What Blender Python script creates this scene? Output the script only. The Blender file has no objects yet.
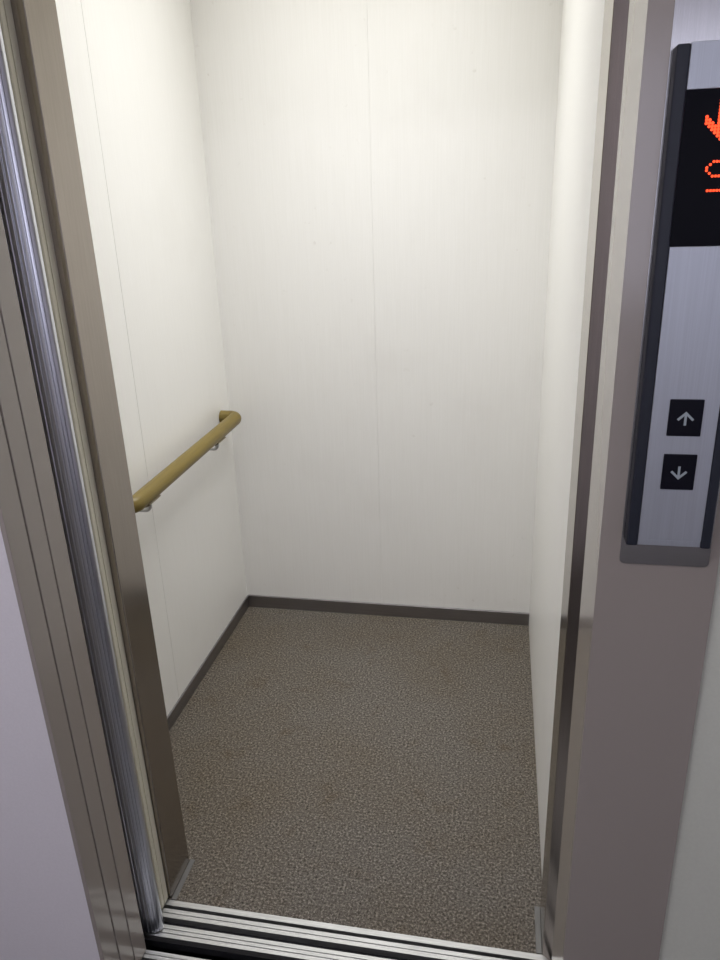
import bpy, bmesh, math, random
from mathutils import Matrix, Vector
random.seed(4)
S = bpy.context.scene
COL = S.collection
PI = math.pi

# ------------------------------------------------------------------ helpers
def obj(name, bm, mat, parent=None, smooth=False, bevel=0.0, kind=None, label=None):
    me = bpy.data.meshes.new(name)
    bmesh.ops.recalc_face_normals(bm, faces=bm.faces)
    if smooth:
        for f in bm.faces: f.smooth = True
    bm.to_mesh(me); bm.free()
    mats = mat if isinstance(mat, (list, tuple)) else [mat]
    for m in mats: me.materials.append(m)
    o = bpy.data.objects.new(name, me); COL.objects.link(o)
    if parent is not None: o.parent = parent
    if kind: o['kind'] = kind
    if label: o['label'] = label
    if bevel:
        md = o.modifiers.new('bevel', 'BEVEL'); md.width = bevel; md.segments = 3
        md.limit_method = 'ANGLE'; md.angle_limit = math.radians(35)
    if smooth and not bevel:
        md = o.modifiers.new('edges', 'EDGE_SPLIT'); md.split_angle = math.radians(40)
    return o

def struct(name, bm, mat, **k):
    return obj(name, bm, mat, kind='structure', **k)

def thing(name, label, cat, loc, group=None):
    o = bpy.data.objects.new(name, None); COL.objects.link(o)
    o.location = loc; o.empty_display_size = .05
    o['label'] = label; o['category'] = cat
    if group: o['group'] = group
    return o

def add_box(bm, x0, x1, y0, y1, z0, z1, mi=0):
    vs = [bm.verts.new((x, y, z)) for x in (x0, x1) for y in (y0, y1) for z in (z0, z1)]
    for q in ((0,1,3,2),(4,6,7,5),(0,4,5,1),(2,3,7,6),(0,2,6,4),(1,5,7,3)):
        f = bm.faces.new([vs[i] for i in q]); f.material_index = mi
    return vs

def box(*a):
    bm = bmesh.new(); add_box(bm, *a); return bm

def add_prism_z(bm, pts, z0, z1):
    a = [bm.verts.new((x, y, z0)) for x, y in pts]
    b = [bm.verts.new((x, y, z1)) for x, y in pts]
    n = len(pts)
    for i in range(n): bm.faces.new((a[i], a[(i+1) % n], b[(i+1) % n], b[i]))
    bm.faces.new(a[::-1]); bm.faces.new(b)

def add_prism_x(bm, pts, x0, x1):          # pts are (y, z)
    a = [bm.verts.new((x0, y, z)) for y, z in pts]
    b = [bm.verts.new((x1, y, z)) for y, z in pts]
    n = len(pts)
    for i in range(n): bm.faces.new((a[i], a[(i+1) % n], b[(i+1) % n], b[i]))
    bm.faces.new(a[::-1]); bm.faces.new(b)

def add_prism_y(bm, pts, y0, y1):          # pts are (x, z)
    a = [bm.verts.new((x, y0, z)) for x, z in pts]
    b = [bm.verts.new((x, y1, z)) for x, z in pts]
    n = len(pts)
    for i in range(n): bm.faces.new((a[i], a[(i+1) % n], b[(i+1) % n], b[i]))
    bm.faces.new(a[::-1]); bm.faces.new(b)

def add_tube(bm, path, r, n=20, caps=True):
    path = [Vector(p) for p in path]; rings = []
    up = Vector((0, 0, 1))
    for i, p in enumerate(path):
        t = (path[min(i+1, len(path)-1)] - path[max(i-1, 0)]).normalized()
        a = t.cross(up)
        if a.length < 1e-3: a = t.cross(Vector((0, 1, 0)))
        a.normalize(); b = t.cross(a)
        rr = r[i] if isinstance(r, (list, tuple)) else r
        rings.append([bm.verts.new(p + rr*(math.cos(2*PI*k/n)*a + math.sin(2*PI*k/n)*b)) for k in range(n)])
    for i in range(len(rings)-1):
        for k in range(n):
            bm.faces.new((rings[i][k], rings[i][(k+1) % n], rings[i+1][(k+1) % n], rings[i+1][k]))
    if caps:
        bm.faces.new(rings[0][::-1]); bm.faces.new(rings[-1])

def round_rect(x0, x1, z0, z1, r, n=6):
    pts = []
    for cx, cz, a0 in ((x1-r, z1-r, 0), (x0+r, z1-r, 90), (x0+r, z0+r, 180), (x1-r, z0+r, 270)):
        for k in range(n+1):
            a = math.radians(a0 + 90*k/n)
            pts.append((cx + r*math.cos(a), cz + r*math.sin(a)))
    return pts

# ------------------------------------------------------------------ materials
def mat(name, col, rough=.5, metal=0.0, spec=.5, coat=0.0):
    m = bpy.data.materials.new(name); m.use_nodes = True
    b = m.node_tree.nodes['Principled BSDF']
    b.inputs['Base Color'].default_value = (*col, 1)
    b.inputs['Roughness'].default_value = rough
    b.inputs['Metallic'].default_value = metal
    b.inputs['Specular IOR Level'].default_value = spec
    b.inputs['Coat Weight'].default_value = coat
    return m, m.node_tree, b

def coords(nt, scale=(1, 1, 1)):
    tc = nt.nodes.new('ShaderNodeTexCoord'); mp = nt.nodes.new('ShaderNodeMapping')
    mp.inputs['Scale'].default_value = scale
    nt.links.new(tc.outputs['Object'], mp.inputs['Vector'])
    return mp.outputs['Vector']

def noise(nt, vec, scale, detail=3, rough=.55):
    n = nt.nodes.new('ShaderNodeTexNoise')
    n.inputs['Scale'].default_value = scale; n.inputs['Detail'].default_value = detail
    n.inputs['Roughness'].default_value = rough
    nt.links.new(vec, n.inputs['Vector']); return n.outputs['Fac']

def ramp(nt, fac, stops):
    r = nt.nodes.new('ShaderNodeValToRGB'); e = r.color_ramp.elements
    while len(e) < len(stops): e.new(.5)
    for k, (p, c) in enumerate(stops):
        e[k].position = p; e[k].color = (*c, 1)
    nt.links.new(fac, r.inputs['Fac']); return r.outputs['Color']

def mix(nt, a, b, fac, mode='MIX'):
    n = nt.nodes.new('ShaderNodeMix'); n.data_type = 'RGBA'; n.blend_type = mode
    for k, s in ((6, a), (7, b)):
        if isinstance(s, tuple): n.inputs[k].default_value = (*s, 1)
        else: nt.links.new(s, n.inputs[k])
    if isinstance(fac, float): n.inputs[0].default_value = fac
    else: nt.links.new(fac, n.inputs[0])
    return n.outputs[2]

def bump(nt, b, h, strength, dist=.001):
    n = nt.nodes.new('ShaderNodeBump'); n.inputs['Strength'].default_value = strength
    n.inputs['Distance'].default_value = dist
    nt.links.new(h, n.inputs['Height']); nt.links.new(n.outputs['Normal'], b.inputs['Normal'])

def brushed(name, col, rough, metal=1.0, streak=(1, 1, 60), amt=.12, spec=.5):
    m, nt, b = mat(name, col, rough, metal, spec)
    f = noise(nt, coords(nt, streak), 12, 4)
    lo = tuple(c*(1-amt) for c in col); hi = tuple(min(1, c*(1+amt)) for c in col)
    nt.links.new(ramp(nt, f, [(.3, lo), (.7, hi)]), b.inputs['Base Color'])
    return m

# cream laminate of the cab walls: faint vertical grain and a few scuffs
def laminate(name, scuffs):
    m, nt, b = mat(name, (.8, .79, .73), .42)
    grain = noise(nt, coords(nt, (60, 60, 1.2)), 6, 4)
    c = ramp(nt, grain, [(.25, (.825, .818, .785)), (.75, (.860, .854, .825))])
    cloud = noise(nt, coords(nt, (1, 1, 1)), 3.2, 5)
    c2 = mix(nt, c, (.77, .755, .72), ramp(nt, cloud, [(.55, (0, 0, 0)), (.85, (.5, .5, .5))]))
    if scuffs:
        sp = noise(nt, coords(nt, (1.0, 1, .8)), 34, 2)
        area = noise(nt, coords(nt, (1.3, 1, 1.1)), 2.1, 2)
        mk = ramp(nt, sp, [(.68, (0, 0, 0)), (.76, (1, 1, 1))])
        mk2 = ramp(nt, area, [(.45, (0, 0, 0)), (.65, (.35, .35, .35))])
        c2 = mix(nt, c2, (.50, .46, .40), mix(nt, mk, mk2, 1.0, 'MULTIPLY'))
    nt.links.new(c2, b.inputs['Base Color'])
    bump(nt, b, grain, .05)
    return m
M_lam = laminate('cream_laminate', False)
M_lamb = laminate('cream_laminate_scuffed', True)
M_seam = mat('wall_backing', (.45, .42, .36), .8)[0]

def carpet():
    m, nt, b = mat('speckled_carpet', (.2, .18, .16), .95, 0, .1)
    v = coords(nt)
    f1 = noise(nt, v, 175, 5, .72); f2 = noise(nt, v, 420, 2)
    mx = nt.nodes.new('ShaderNodeMath'); mx.operation = 'MULTIPLY_ADD'
    nt.links.new(f2, mx.inputs[0]); mx.inputs[1].default_value = .35; nt.links.new(f1, mx.inputs[2])
    c = ramp(nt, mx.outputs[0], [(.50, (.026, .023, .019)), (.62, (.100, .089, .076)), (.72, (.160, .144, .124)), (.82, (.32, .292, .258))])
    worn = noise(nt, v, 1.7, 4)
    c = mix(nt, c, (.92, .86, .76), ramp(nt, worn, [(.42, (0, 0, 0)), (.70, (1, 1, 1))]), 'MULTIPLY')
    st = noise(nt, v, 9, 3)
    c = mix(nt, c, (.88, .83, .76), ramp(nt, st, [(.60, (0, 0, 0)), (.75, (1, 1, 1))]), 'MULTIPLY')
    nt.links.new(c, b.inputs['Base Color'])
    bump(nt, b, mx.outputs[0], .8, .004)
    return m
M_carpet = carpet()

M_post = brushed('brown_hairline_steel', (.375, .338, .305), .18, 1.0, (40, 40, .8), .06)
M_frame = None
def painted(name, col, rough, spec=.5, coat=0.):
    m, nt, b = mat(name, col, rough, 0, spec, coat)
    f = noise(nt, coords(nt), 220, 2)
    lo = tuple(c*.98 for c in col); hi = tuple(c*1.02 for c in col)
    nt.links.new(ramp(nt, f, [(.3, lo), (.7, hi)]), b.inputs['Base Color'])
    return m
M_frame = mat('taupe_enamel', (.32, .285, .258), .17, 0, .95)[0]
M_hallwall = painted('pale_lavender_wall', (.74, .715, .75), .6, .3)
M_hallwall_r = painted('pale_grey_wall', (.60, .615, .54), .6, .3)
M_door = painted('cream_door_enamel', (.70, .67, .55), .35)
M_alu = brushed('ribbed_aluminium', (.74, .76, .82), .28, 1.0, (50, 50, .6), .05)
M_sill = brushed('worn_aluminium', (.47, .47, .465), .5, 1.0, (.8, 60, 60), .22)
M_strip = brushed('carpet_edge_strip', (.15, .148, .145), .45, .6)
M_dark = mat('shaft_black', (.012, .012, .016), .7)[0]
M_base = brushed('brown_baseboard_metal', (.34, .325, .33), .38, 1.0, (.6, .6, 60), .08)
M_plate = brushed('satin_back_plate', (.60, .60, .60), .22, 1.0, (60, 60, .6), .05)
M_silver = brushed('silver_panel_face', (.50, .53, .58), .42, .75, (60, 60, .6), .05)
M_black = mat('navy_black_plastic', (.018, .021, .031), .4, 0, .35)[0]
M_glass = mat('dark_display_window', (.004, .004, .007), .3, 0, .05)[0]
M_button = mat('black_button', (.005, .005, .010), .35, 0, .15)[0]
M_arrow = mat('pale_arrow', (.34, .39, .42), .5)[0]
M_chrome = brushed('bracket_steel', (.55, .55, .55), .3, 1.0)
M_pad = mat('bracket_pad', (.20, .165, .095), .5)[0]
M_ceil = mat('ceiling_white', (.82, .81, .78), .7)[0]
M_pane = bpy.data.materials.new('window_pane'); M_pane.use_nodes = True
_n = M_pane.node_tree; _o = _n.nodes['Material Output']
_t = _n.nodes.new('ShaderNodeBsdfTransparent'); _g = _n.nodes.new('ShaderNodeBsdfGlossy'); _g.inputs['Roughness'].default_value = .05
_m = _n.nodes.new('ShaderNodeMixShader'); _m.inputs[0].default_value = .06
_n.links.new(_t.outputs[0], _m.inputs[1]); _n.links.new(_g.outputs[0], _m.inputs[2]); _n.links.new(_m.outputs[0], _o.inputs['Surface'])
M_hallfloor = mat('hall_floor', (.10, .095, .09), .5)[0]
m, nt, b = mat('honey_rail', (.44, .27, .065), .42)
g = noise(nt, coords(nt, (12, .8, 12)), 9, 4)
nt.links.new(ramp(nt, g, [(.3, (.150, .106, .018)), (.7, (.190, .137, .026))]), b.inputs['Base Color'])
M_rail = m
m, nt, b = mat('led_red', (.8, .1, .02), .4)
b.inputs['Emission Color'].default_value = (1, .055, .010, 1); b.inputs['Emission Strength'].default_value = 1.7
M_led = m
m, nt, b = mat('lamp_diffuser', (.9, .9, .88), .5)
b.inputs['Emission Color'].default_value = (1, .97, .90, 1); b.inputs['Emission Strength'].default_value = 1.5
M_diff = m

# ------------------------------------------------------------------ the cab
XL, XR, YB, ZC = -.945, .132, 2.41, 2.36
YP0, YP1 = 1.122, 1.228           # depth of the door posts
PL, PR = -.691, .124              # inner faces of the door posts

struct('floor', box(XL-.02, XR+.02, 1.1215, YB+.02, -.03, 0), M_carpet)

G = .00022
bm = bmesh.new()
add_box(bm, XL-.03, -.4115-G, YB, YB+.012, -.03, ZC)
add_box(bm, -.4115+G, XR+.05, YB, YB+.012, -.03, ZC)
add_box(bm, XL-.03, XR+.05, YB+.0122, YB+.03, -.03, ZC, 1)
struct('wall_back', bm, [M_lamb, M_lam])
bm = bmesh.new()
add_box(bm, XL-.012, XL, YP1, 1.759-.0008, -.03, ZC)
add_box(bm, XL-.012, XL, 1.759+.0008, YB, -.03, ZC)
add_box(bm, XL-.03, XL-.0122, YP1, YB, -.03, ZC, 1)
struct('wall_left', bm, [M_lam, M_seam])
bm = bmesh.new()
add_box(bm, XR, XR+.03, YP1, YB, -.03, ZC)
struct('wall_right', bm, [M_lam, M_seam])
struct('ceiling', box(XL-.03, XR+.05, YP0, YB+.03, ZC, ZC+.04), M_ceil)

def baseboard(name, a, bm_pts=None):
    return struct(name, a, M_base, bevel=.0015)
baseboard('baseboard_back', box(XL+.006, XR, YB-.008, YB, 0, .050))
baseboard('baseboard_left', box(XL, XL+.006, YP1, YB, 0, .046))

# door posts of the cab, flush metal columns either side of the opening
bm = bmesh.new(); vv = add_box(bm, XL-.03, PL, YP0+.004, YP1, -.03, 2.20)
for v in bm.verts:
    if v.co.z > 0: v.co.y -= .024 if v.co.y > 1.2 else .006
struct('trim_1', bm, M_post, bevel=.002)
bm = bmesh.new()
add_prism_z(bm, [(PR, YP0), (.146, YP0-.017), (.300, YP0-.017), (.300, YP1), (PR, YP1)], -.03, 2.20)
struct('trim_2', bm, M_post, bevel=.0015)
struct('trim_3', box(XL-.03, .30, YP0, YP1, 2.20, ZC), M_post)
# thin metal strips holding the carpet edge along both posts
struct('trim_4', box(PL, PL+.012, YP0, YP1+.004, 0, .0025), M_strip, bevel=.001)
struct('trim_5', box(PR-.012, PR, YP0, YP1+.004, 0, .0025), M_strip, bevel=.001)

# ------------------------------------------------------------------ sills
car = thing('car_sill', 'grooved aluminium sill with two black door tracks along the carpet edge', 'door sill', (-.28, 1.075, 0))
def at(bm, o):
    bmesh.ops.translate(bm, verts=bm.verts, vec=-Vector(o.location)); return bm
SX0, SX1 = -1.12, .20
obj('track_bed', at(box(SX0, SX1, 1.034, 1.1215, -.034, -.016), car), M_dark, car)
def ribbed(y0, y1, n, z=0.0):
    pts = [(y0, -.016)]
    w = (y1-y0)/n
    for k in range(n):
        a = y0 + k*w
        pts += [(a+.0012 if k else a, z), (a+w-.0012, z)]
        if k < n-1: pts += [(a+w-.0011, z-.0022), (a+w+.0011, z-.0022)]
    pts[-1] = (y1, z)
    pts.append((y1, -.016))
    bm = bmesh.new(); add_prism_x(bm, pts, SX0, SX1); return bm
obj('tread', at(ribbed(1.1085, 1.1215, 1), car), M_sill, car)
obj('tread', at(ribbed(1.0795, 1.1000, 2), car), M_sill, car)
obj('tread', at(ribbed(1.0340, 1.0625, 3), car), M_sill, car)
hall = thing('landing_sill', 'aluminium landing sill at the bottom edge, across the dark gap from the lift', 'door sill', (-.28, .93, 0))
obj('track_bed', at(box(SX0, SX1, .866, 1.001, -.05, -.022), hall), M_dark, hall)
def ribbed_h(y0, y1, n):
    pts = [(y0, -.022)]; w = (y1-y0)/n
    for k in range(n):
        a = y0 + k*w
        pts += [(a+.0012 if k else a, 0), (a+w-.0012, 0)]
        if k < n-1: pts += [(a+w-.0011, -.0022), (a+w+.0011, -.0022)]
    pts[-1] = (y1, 0); pts.append((y1, -.022))
    bm = bmesh.new(); add_prism_x(bm, pts, SX0, SX1); return bm
obj('tread', at(ribbed_h(.984, 1.001, 2), hall), M_sill, hall)
obj('tread', at(ribbed_h(.940, .970, 3), hall), M_sill, hall)
obj('tread', at(ribbed_h(.866, .926, 5), hall), M_sill, hall)
# shallow black box added under the sill gap, keeps outside light out
bm = bmesh.new()
add_box(bm, -1.16, .32, .84, 1.135, -.32, -.30)              # box floor
add_box(bm, -1.16, .32, 1.1230, 1.135, -.30, -.031)          # box wall under the cab
add_box(bm, -1.16, .32, .84, .866, -.30, -.051)              # box wall under the landing
struct('trim_6', bm, M_dark)
struct('light_block_left', box(-1.16, -1.14, .9065, 1.230, -.30, 2.36), M_dark)  # unseen dark panels added around the door gap to block world light
struct('light_block_right', box(.300, .320, .920, 1.230, -.30, 2.36), M_dark)
struct('light_block_top', box(-1.14, .300, .9205, 1.1215, 2.302, 2.36), M_dark)  # added cover, stops world light from above the doors

# ------------------------------------------------------------------ sliding doors, both slid open to the left
XLEAN = .0085
def xlean(bm):
    for v in bm.verts: v.co.x -= XLEAN*v.co.z
    return bm
d1 = struct('door_1', xlean(box(-1.12, -.6980, 1.0640, 1.0893, .006, 2.12)), M_door, bevel=.0015)
# rounded, fluted safety edge on the leading side of the car door
pts = [(-.752, 1.0365)]
cx, cy, rx, ry = -.7165, 1.0525, .0400, .0185
N = 96
for k in range(N+1):
    a = math.radians(-112 + 190*k/N)
    d = .0013 if (k < 46 and k % 6 in (4, 5)) else 0
    pts.append((cx + (rx-d)*math.cos(a), cy + (ry-d)*math.sin(a)))
pts += [(-.752, 1.0700)]
bm = bmesh.new(); add_prism_z(bm, pts, .003, 2.12); xlean(bm)
obj('safety_edge', bm, M_alu, d1, label='rounded ribbed aluminium safety edge')
pts = [(-1.12, 1.0915), (-.699, 1.0915), (-.6975, 1.0935), (-.6975, 1.1025), (-.7005, 1.1030), (-.7005, 1.1055), (-.6975, 1.106), (-.6975, 1.1225), (-.699, 1.124), (-1.12, 1.124)]
bm = bmesh.new(); add_prism_z(bm, pts, .006, 2.12); xlean(bm)
struct('door_2', bm, M_door)

LEAN = .014
def lean(bm):
    for v in bm.verts: v.co.y -= LEAN*max(0, v.co.z-.05)
    return bm
struct('door_3', lean(box(-1.12, -.691, .9575, 1.000, .004, 2.12)), M_frame, bevel=.0015)
struct('door_4', lean(box(-1.12, -.691, .9145, .9545, .004, 2.12)), M_frame, bevel=.0015)
# landing door frame
bm = bmesh.new()
add_box(bm, -.700, -.691, .8685, .9110, 0, 2.12)
struct('trim_7', lean(bm), M_frame, bevel=.0012)
# black insert put into the slits between the door leaves to keep them dark
struct('trim_8', lean(box(-1.12, -.697, .9080, .9990, .003, 2.115)), M_dark)
bm = bmesh.new(); add_box(bm, .128, .268, .866, 1.000, 0, 2.12)
struct('trim_9', bm, M_frame)
struct('trim_10', box(-.72, .268, .866, 1.000, 2.12, 2.30), M_frame)

# ------------------------------------------------------------------ landing (hall)
HX0, HX1, HY0, HZ = -1.62, 1.7, -1.7, 2.45
def leanwall(bm):
    for v in bm.verts:
        v.co.y -= LEAN*.6*max(0, v.co.z-.05) if False else 0
    return bm
struct('wall_hall_left', box(HX0, -.7005, .8690, .9065, 0, HZ), M_hallwall)
struct('wall_hall_right', box(.268, HX1, .874, .92, 0, HZ), M_hallwall_r)
struct('wall_hall_top', box(-.7005, .268, .870, .92, 2.30, HZ), M_hallwall)
WX0, WX1, WZ0, WZ1 = .12, 1.40, 1.00, 2.08
bm = bmesh.new()
add_box(bm, HX0, WX0, HY0-.08, HY0, 0, HZ); add_box(bm, WX1, HX1, HY0-.08, HY0, 0, HZ)
add_box(bm, WX0, WX1, HY0-.08, HY0, 0, WZ0); add_box(bm, WX0, WX1, HY0-.08, HY0, WZ1, HZ)
struct('wall_hall_rear', bm, M_hallwall)
bm = bmesh.new(); fw = .035
for q in ((WX0, WX0+fw, WZ0, WZ1), (WX1-fw, WX1, WZ0, WZ1), (WX0+fw, WX1-fw, WZ0, WZ0+fw), (WX0+fw, WX1-fw, WZ1-fw, WZ1)):
    add_box(bm, q[0], q[1], HY0-.06, HY0-.02, q[2], q[3])
win = struct('window_1', bm, M_silver, bevel=.002)
obj('pane', box(WX0+fw, WX1-fw, HY0-.043, HY0-.039, WZ0+fw, WZ1-fw), M_pane, win)
struct('wall_hall_west', box(HX0-.05, HX0, HY0, .874, 0, HZ), M_hallwall)
struct('wall_hall_east', box(HX1, HX1+.05, HY0, .874, 0, HZ), M_hallwall)
struct('ceiling_hall', box(HX0, HX1, HY0, .92, HZ, HZ+.04), M_ceil)
struct('floor_hall', box(HX0, HX1, HY0, .866, -.05, 0), M_hallfloor)

# ------------------------------------------------------------------ handrail
RX, RZ, RR = XL+.058, .779, .0220
hr = thing('handrail', 'honey yellow round handrail along the left cream cab wall', 'handrail', (XL, 1.94, RZ))
y0, y1, br = 1.555, 2.327, .026
TILT = .021
def tilt(bm):
    for v in bm.verts: v.co.z += TILT*(v.co.y-1.80)
    return bm
path = [(XL+.001, y0, RZ), (RX-br, y0, RZ)]
for k in range(1, 9):
    a = math.radians(90*k/8); path.append((RX-br+br*math.sin(a), y0+br-br*math.cos(a), RZ))
path.append((RX, (y0+y1)/2, RZ))
for k in range(0, 9):
    a = math.radians(90*k/8); path.append((RX-br+br*math.cos(a), y1-br+br*math.sin(a), RZ))
path.append((XL+.001, y1, RZ))
bm = bmesh.new(); add_tube(bm, path, RR, 28); tilt(bm)
obj('rail', at(bm, hr), M_rail, hr, smooth=True)
for yb in (1.640, 2.130):
    bm = bmesh.new()
    zb = RZ-.047
    add_tube(bm, [(XL+.0005, yb, zb), (XL+.006, yb, zb)], [.014, .012], 20)
    pp = [(XL+.005, yb, zb), (RX-.014, yb, zb)]
    for k in range(1, 7):
        a = math.radians(90*k/6); pp.append((RX-.014+.014*math.sin(a), yb, zb+.014*(1-math.cos(a))))
    pp.append((RX, yb, RZ-RR-.003))
    add_tube(bm, pp, .0060, 14); tilt(bm)
    br_o = obj('bracket', at(bm, hr), M_chrome, hr, smooth=True, label='small grey steel bracket')
    # saddle pad hugging the underside of the rail
    bm = bmesh.new(); prof = []
    for k in range(9):
        a = math.radians(-135 + 90*k/8); prof.append((RX+(RR+.0045)*math.cos(a), RZ+(RR+.0045)*math.sin(a)))
    for k in range(9):
        a = math.radians(-45 - 90*k/8); prof.append((RX+(RR-.0004)*math.cos(a), RZ+(RR-.0004)*math.sin(a)))
    add_prism_y(bm, prof, yb-.032, yb+.032); tilt(bm)
    obj('saddle', at(bm, hr), M_pad, br_o)

# ------------------------------------------------------------------ landing call panel
YF = .8665
cp = thing('call_panel', 'silver and black lift call panel on the taupe door frame', 'call panel', (.204, YF, 1.30))
X0, X1, Z0, Z1 = .1555, .2505, 1.059, 1.588
bm = bmesh.new(); add_prism_y(bm, round_rect(.1525, .2560, 1.027, 1.640, .006), YF-.0025, YF)
obj('back_plate', at(bm, cp), M_plate, cp, label='satin steel back plate')
yb0, yb1 = .8470, YF-.0024
for a, c in ((X0, X0+.0130), (X1-.0115, X1)):
    bm = bmesh.new(); add_box(bm, a, c, yb0-.0005, yb1, Z0, Z1)
    obj('side_bar', at(bm, cp), M_black, cp, bevel=.0022, label='black side bar')
fx0, fx1 = X0+.0130, X1-.0115
zd0, zd1 = 1.402, 1.548
bm = bmesh.new()
add_box(bm, fx0, fx1, yb0+.0005, yb1, zd1, Z1+.001)
add_box(bm, fx0, fx1, yb0+.0005, yb1, Z0+.009, zd0)
obj('face_plate', at(bm, cp), M_silver, cp, bevel=.0006, label='brushed silver face plate')
bm = bmesh.new(); add_box(bm, fx0, fx1, yb0+.0015, yb1, Z0+.001, Z0+.0088)
obj('bottom_cap', at(bm, cp), M_silver, cp, bevel=.0008)
disp = obj('display', at(box(fx0, fx1, yb0+.0008, yb1, zd0, zd1), cp), M_glass, cp, label='dark display window')
def dots(name, pts, r, label):
    bm = bmesh.new()
    for x, z in pts:
        c = []
        for k in range(10):
            a = 2*PI*k/10; c.append((x+r*math.cos(a), z+r*math.sin(a)))
        add_prism_y(bm, c, yb0+.0001, yb0+.0010)
    return obj(name, at(bm, cp), M_led, disp, label=label)
CX = .2045; P = .0029
# down arrow: shaft and a broad head, set in small lamps
pts = set()
for j in range(12): 
    for i in (-1, 0, 1): pts.add((i, j-2))
for k in range(6):
    for w in range(3): 
        for s in (-1, 1): pts.add((s*k, -4+k+w))
pts = [(CX+i*P, 1.5145+j*P) for i, j in pts]
dots('arrow', pts, .00150, 'lit red down arrow')
rows = ["..####..",
        ".#....#.",
        "#......#",
        "#......#",
        ".#.....#",
        "..######",
        ".......#",
        ".......#",
        ".......#",
        "......#.",
        ".#####.."]
pts = [(CX+.0015+(i-3.5)*P*1.05, 1.4825-j*P*.93) for j, r_ in enumerate(rows) for i, ch in enumerate(r_) if ch == '#']
dots('digit', pts,   .00132, 'lit red number nine')

def arrow_mesh(cx, cz, s, y0, y1):
    bm = bmesh.new(); h, w, t = .0072, .0082, .0013; q0 = [y0]
    def bar(p, q):
        p = Vector((p[0], p[1])); q = Vector((q[0], q[1])); d = (q-p).normalized(); n = Vector((-d.y, d.x))*t
        add_prism_y(bm, [(cx+v.x, cz+s*v.y) for v in (p-n, q-n, q+n, p+n)], q0[0], y1); q0[0] -= .00012
    bar((0, -h), (0, h-.0016)); bar((-w, h-w), (.0009, h+.0006)); bar((w, h-w), (-.0009, h+.0006))
    return bm
for (bz0, bz1, s, lb) in ((1.1975, 1.2400, 1, 'black up button'), (1.1330, 1.1760, -1, 'black down button')):
    bx0, bx1 = .1865, .2225
    bm = bmesh.new(); add_box(bm, bx0, bx1, yb0-.0012, yb0+.004, bz0, bz1)
    bt = obj('call_button', at(bm, cp), M_button, cp, bevel=.0010, label=lb)
    bm = arrow_mesh((bx0+bx1)/2, (bz0+bz1)/2-(.0012 if s > 0 else 0), s, yb0-.0015, yb0-.0010)
    obj('arrow', at(bm, cp), M_arrow, bt, label='pale up arrow' if s > 0 else 'pale down arrow')

# ------------------------------------------------------------------ lamps (above the frame)
def lamp(name, label, cx, cy, z, sx, sy, watts, col, spread=180):
    t = thing(name, label, 'ceiling light', (cx, cy, z))
    bm = bmesh.new()
    f = .02
    add_box(bm, cx-sx/2-f, cx+sx/2+f, cy-sy/2-f, cy-sy/2, z-.03, z)
    add_box(bm, cx-sx/2-f, cx+sx/2+f, cy+sy/2, cy+sy/2+f, z-.03, z)
    add_box(bm, cx-sx/2-f, cx-sx/2, cy-sy/2, cy+sy/2, z-.03, z)
    add_box(bm, cx+sx/2, cx+sx/2+f, cy-sy/2, cy+sy/2, z-.03, z)
    obj('lamp_frame', at(bm, t), M_ceil, t)
    obj('diffuser', at(box(cx-sx/2, cx+sx/2, cy-sy/2, cy+sy/2, z-.022, z-.001), t), M_diff, t)
    L = bpy.data.lights.new(name+'_light', 'AREA'); L.shape = 'RECTANGLE'
    L.size = sx; L.size_y = sy; L.energy = watts; L.color = col; L.spread = math.radians(spread)
    o = bpy.data.objects.new(name+'_light', L); COL.objects.link(o)
    o.location = (cx, cy, z-.024)
lamp('ceiling_light', 'square lit panel in the cab ceiling', -.40, 1.84, ZC, .80, .80, 7.8, (.99, .995, 1), 102)
lamp('ceiling_light', 'unseen fill lamp added over the landing', -.60, -.25, HZ, 1.1, .25, 17, (.95, .93, 1.0))  # added fill lamp, placed to brighten the landing wall and jambs

w = bpy.data.worlds.new('World'); S.world = w; w.use_nodes = True
w.node_tree.nodes['Background'].inputs[0].default_value = (.83, .82, 1, 1)
w.node_tree.nodes['Background'].inputs[1].default_value = 1.9

# ------------------------------------------------------------------ camera
cam = bpy.data.cameras.new('Camera'); co = bpy.data.objects.new('Camera', cam); COL.objects.link(co)
yaw, pit, roll = -0.19638339, 0.35348088, 0.03438188
F = Vector((math.sin(yaw)*math.cos(pit), math.cos(yaw)*math.cos(pit), -math.sin(pit)))
R = Vector((math.cos(yaw), -math.sin(yaw), 0)); D = F.cross(R)
c, s = math.cos(roll), math.sin(roll)
R2 = c*R + s*D; D2 = -s*R + c*D
mw = Matrix((R2, -D2, -F)).transposed().to_4x4(); mw.translation = (0, 0, 1.45)
co.matrix_world = mw
cam.sensor_fit = 'VERTICAL'; cam.sensor_height = 24; cam.lens = 735.388/960*24
cam.clip_start = .02
S.camera = co
S.cycles.diffuse_bounces = 8; S.cycles.max_bounces = 12

vs = S.view_settings
S.display_settings.display_device = 'sRGB'
vs.view_transform = 'Standard'; vs.look = 'None'; vs.gamma = 1; vs.use_curve_mapping = False
vs.exposure = 0
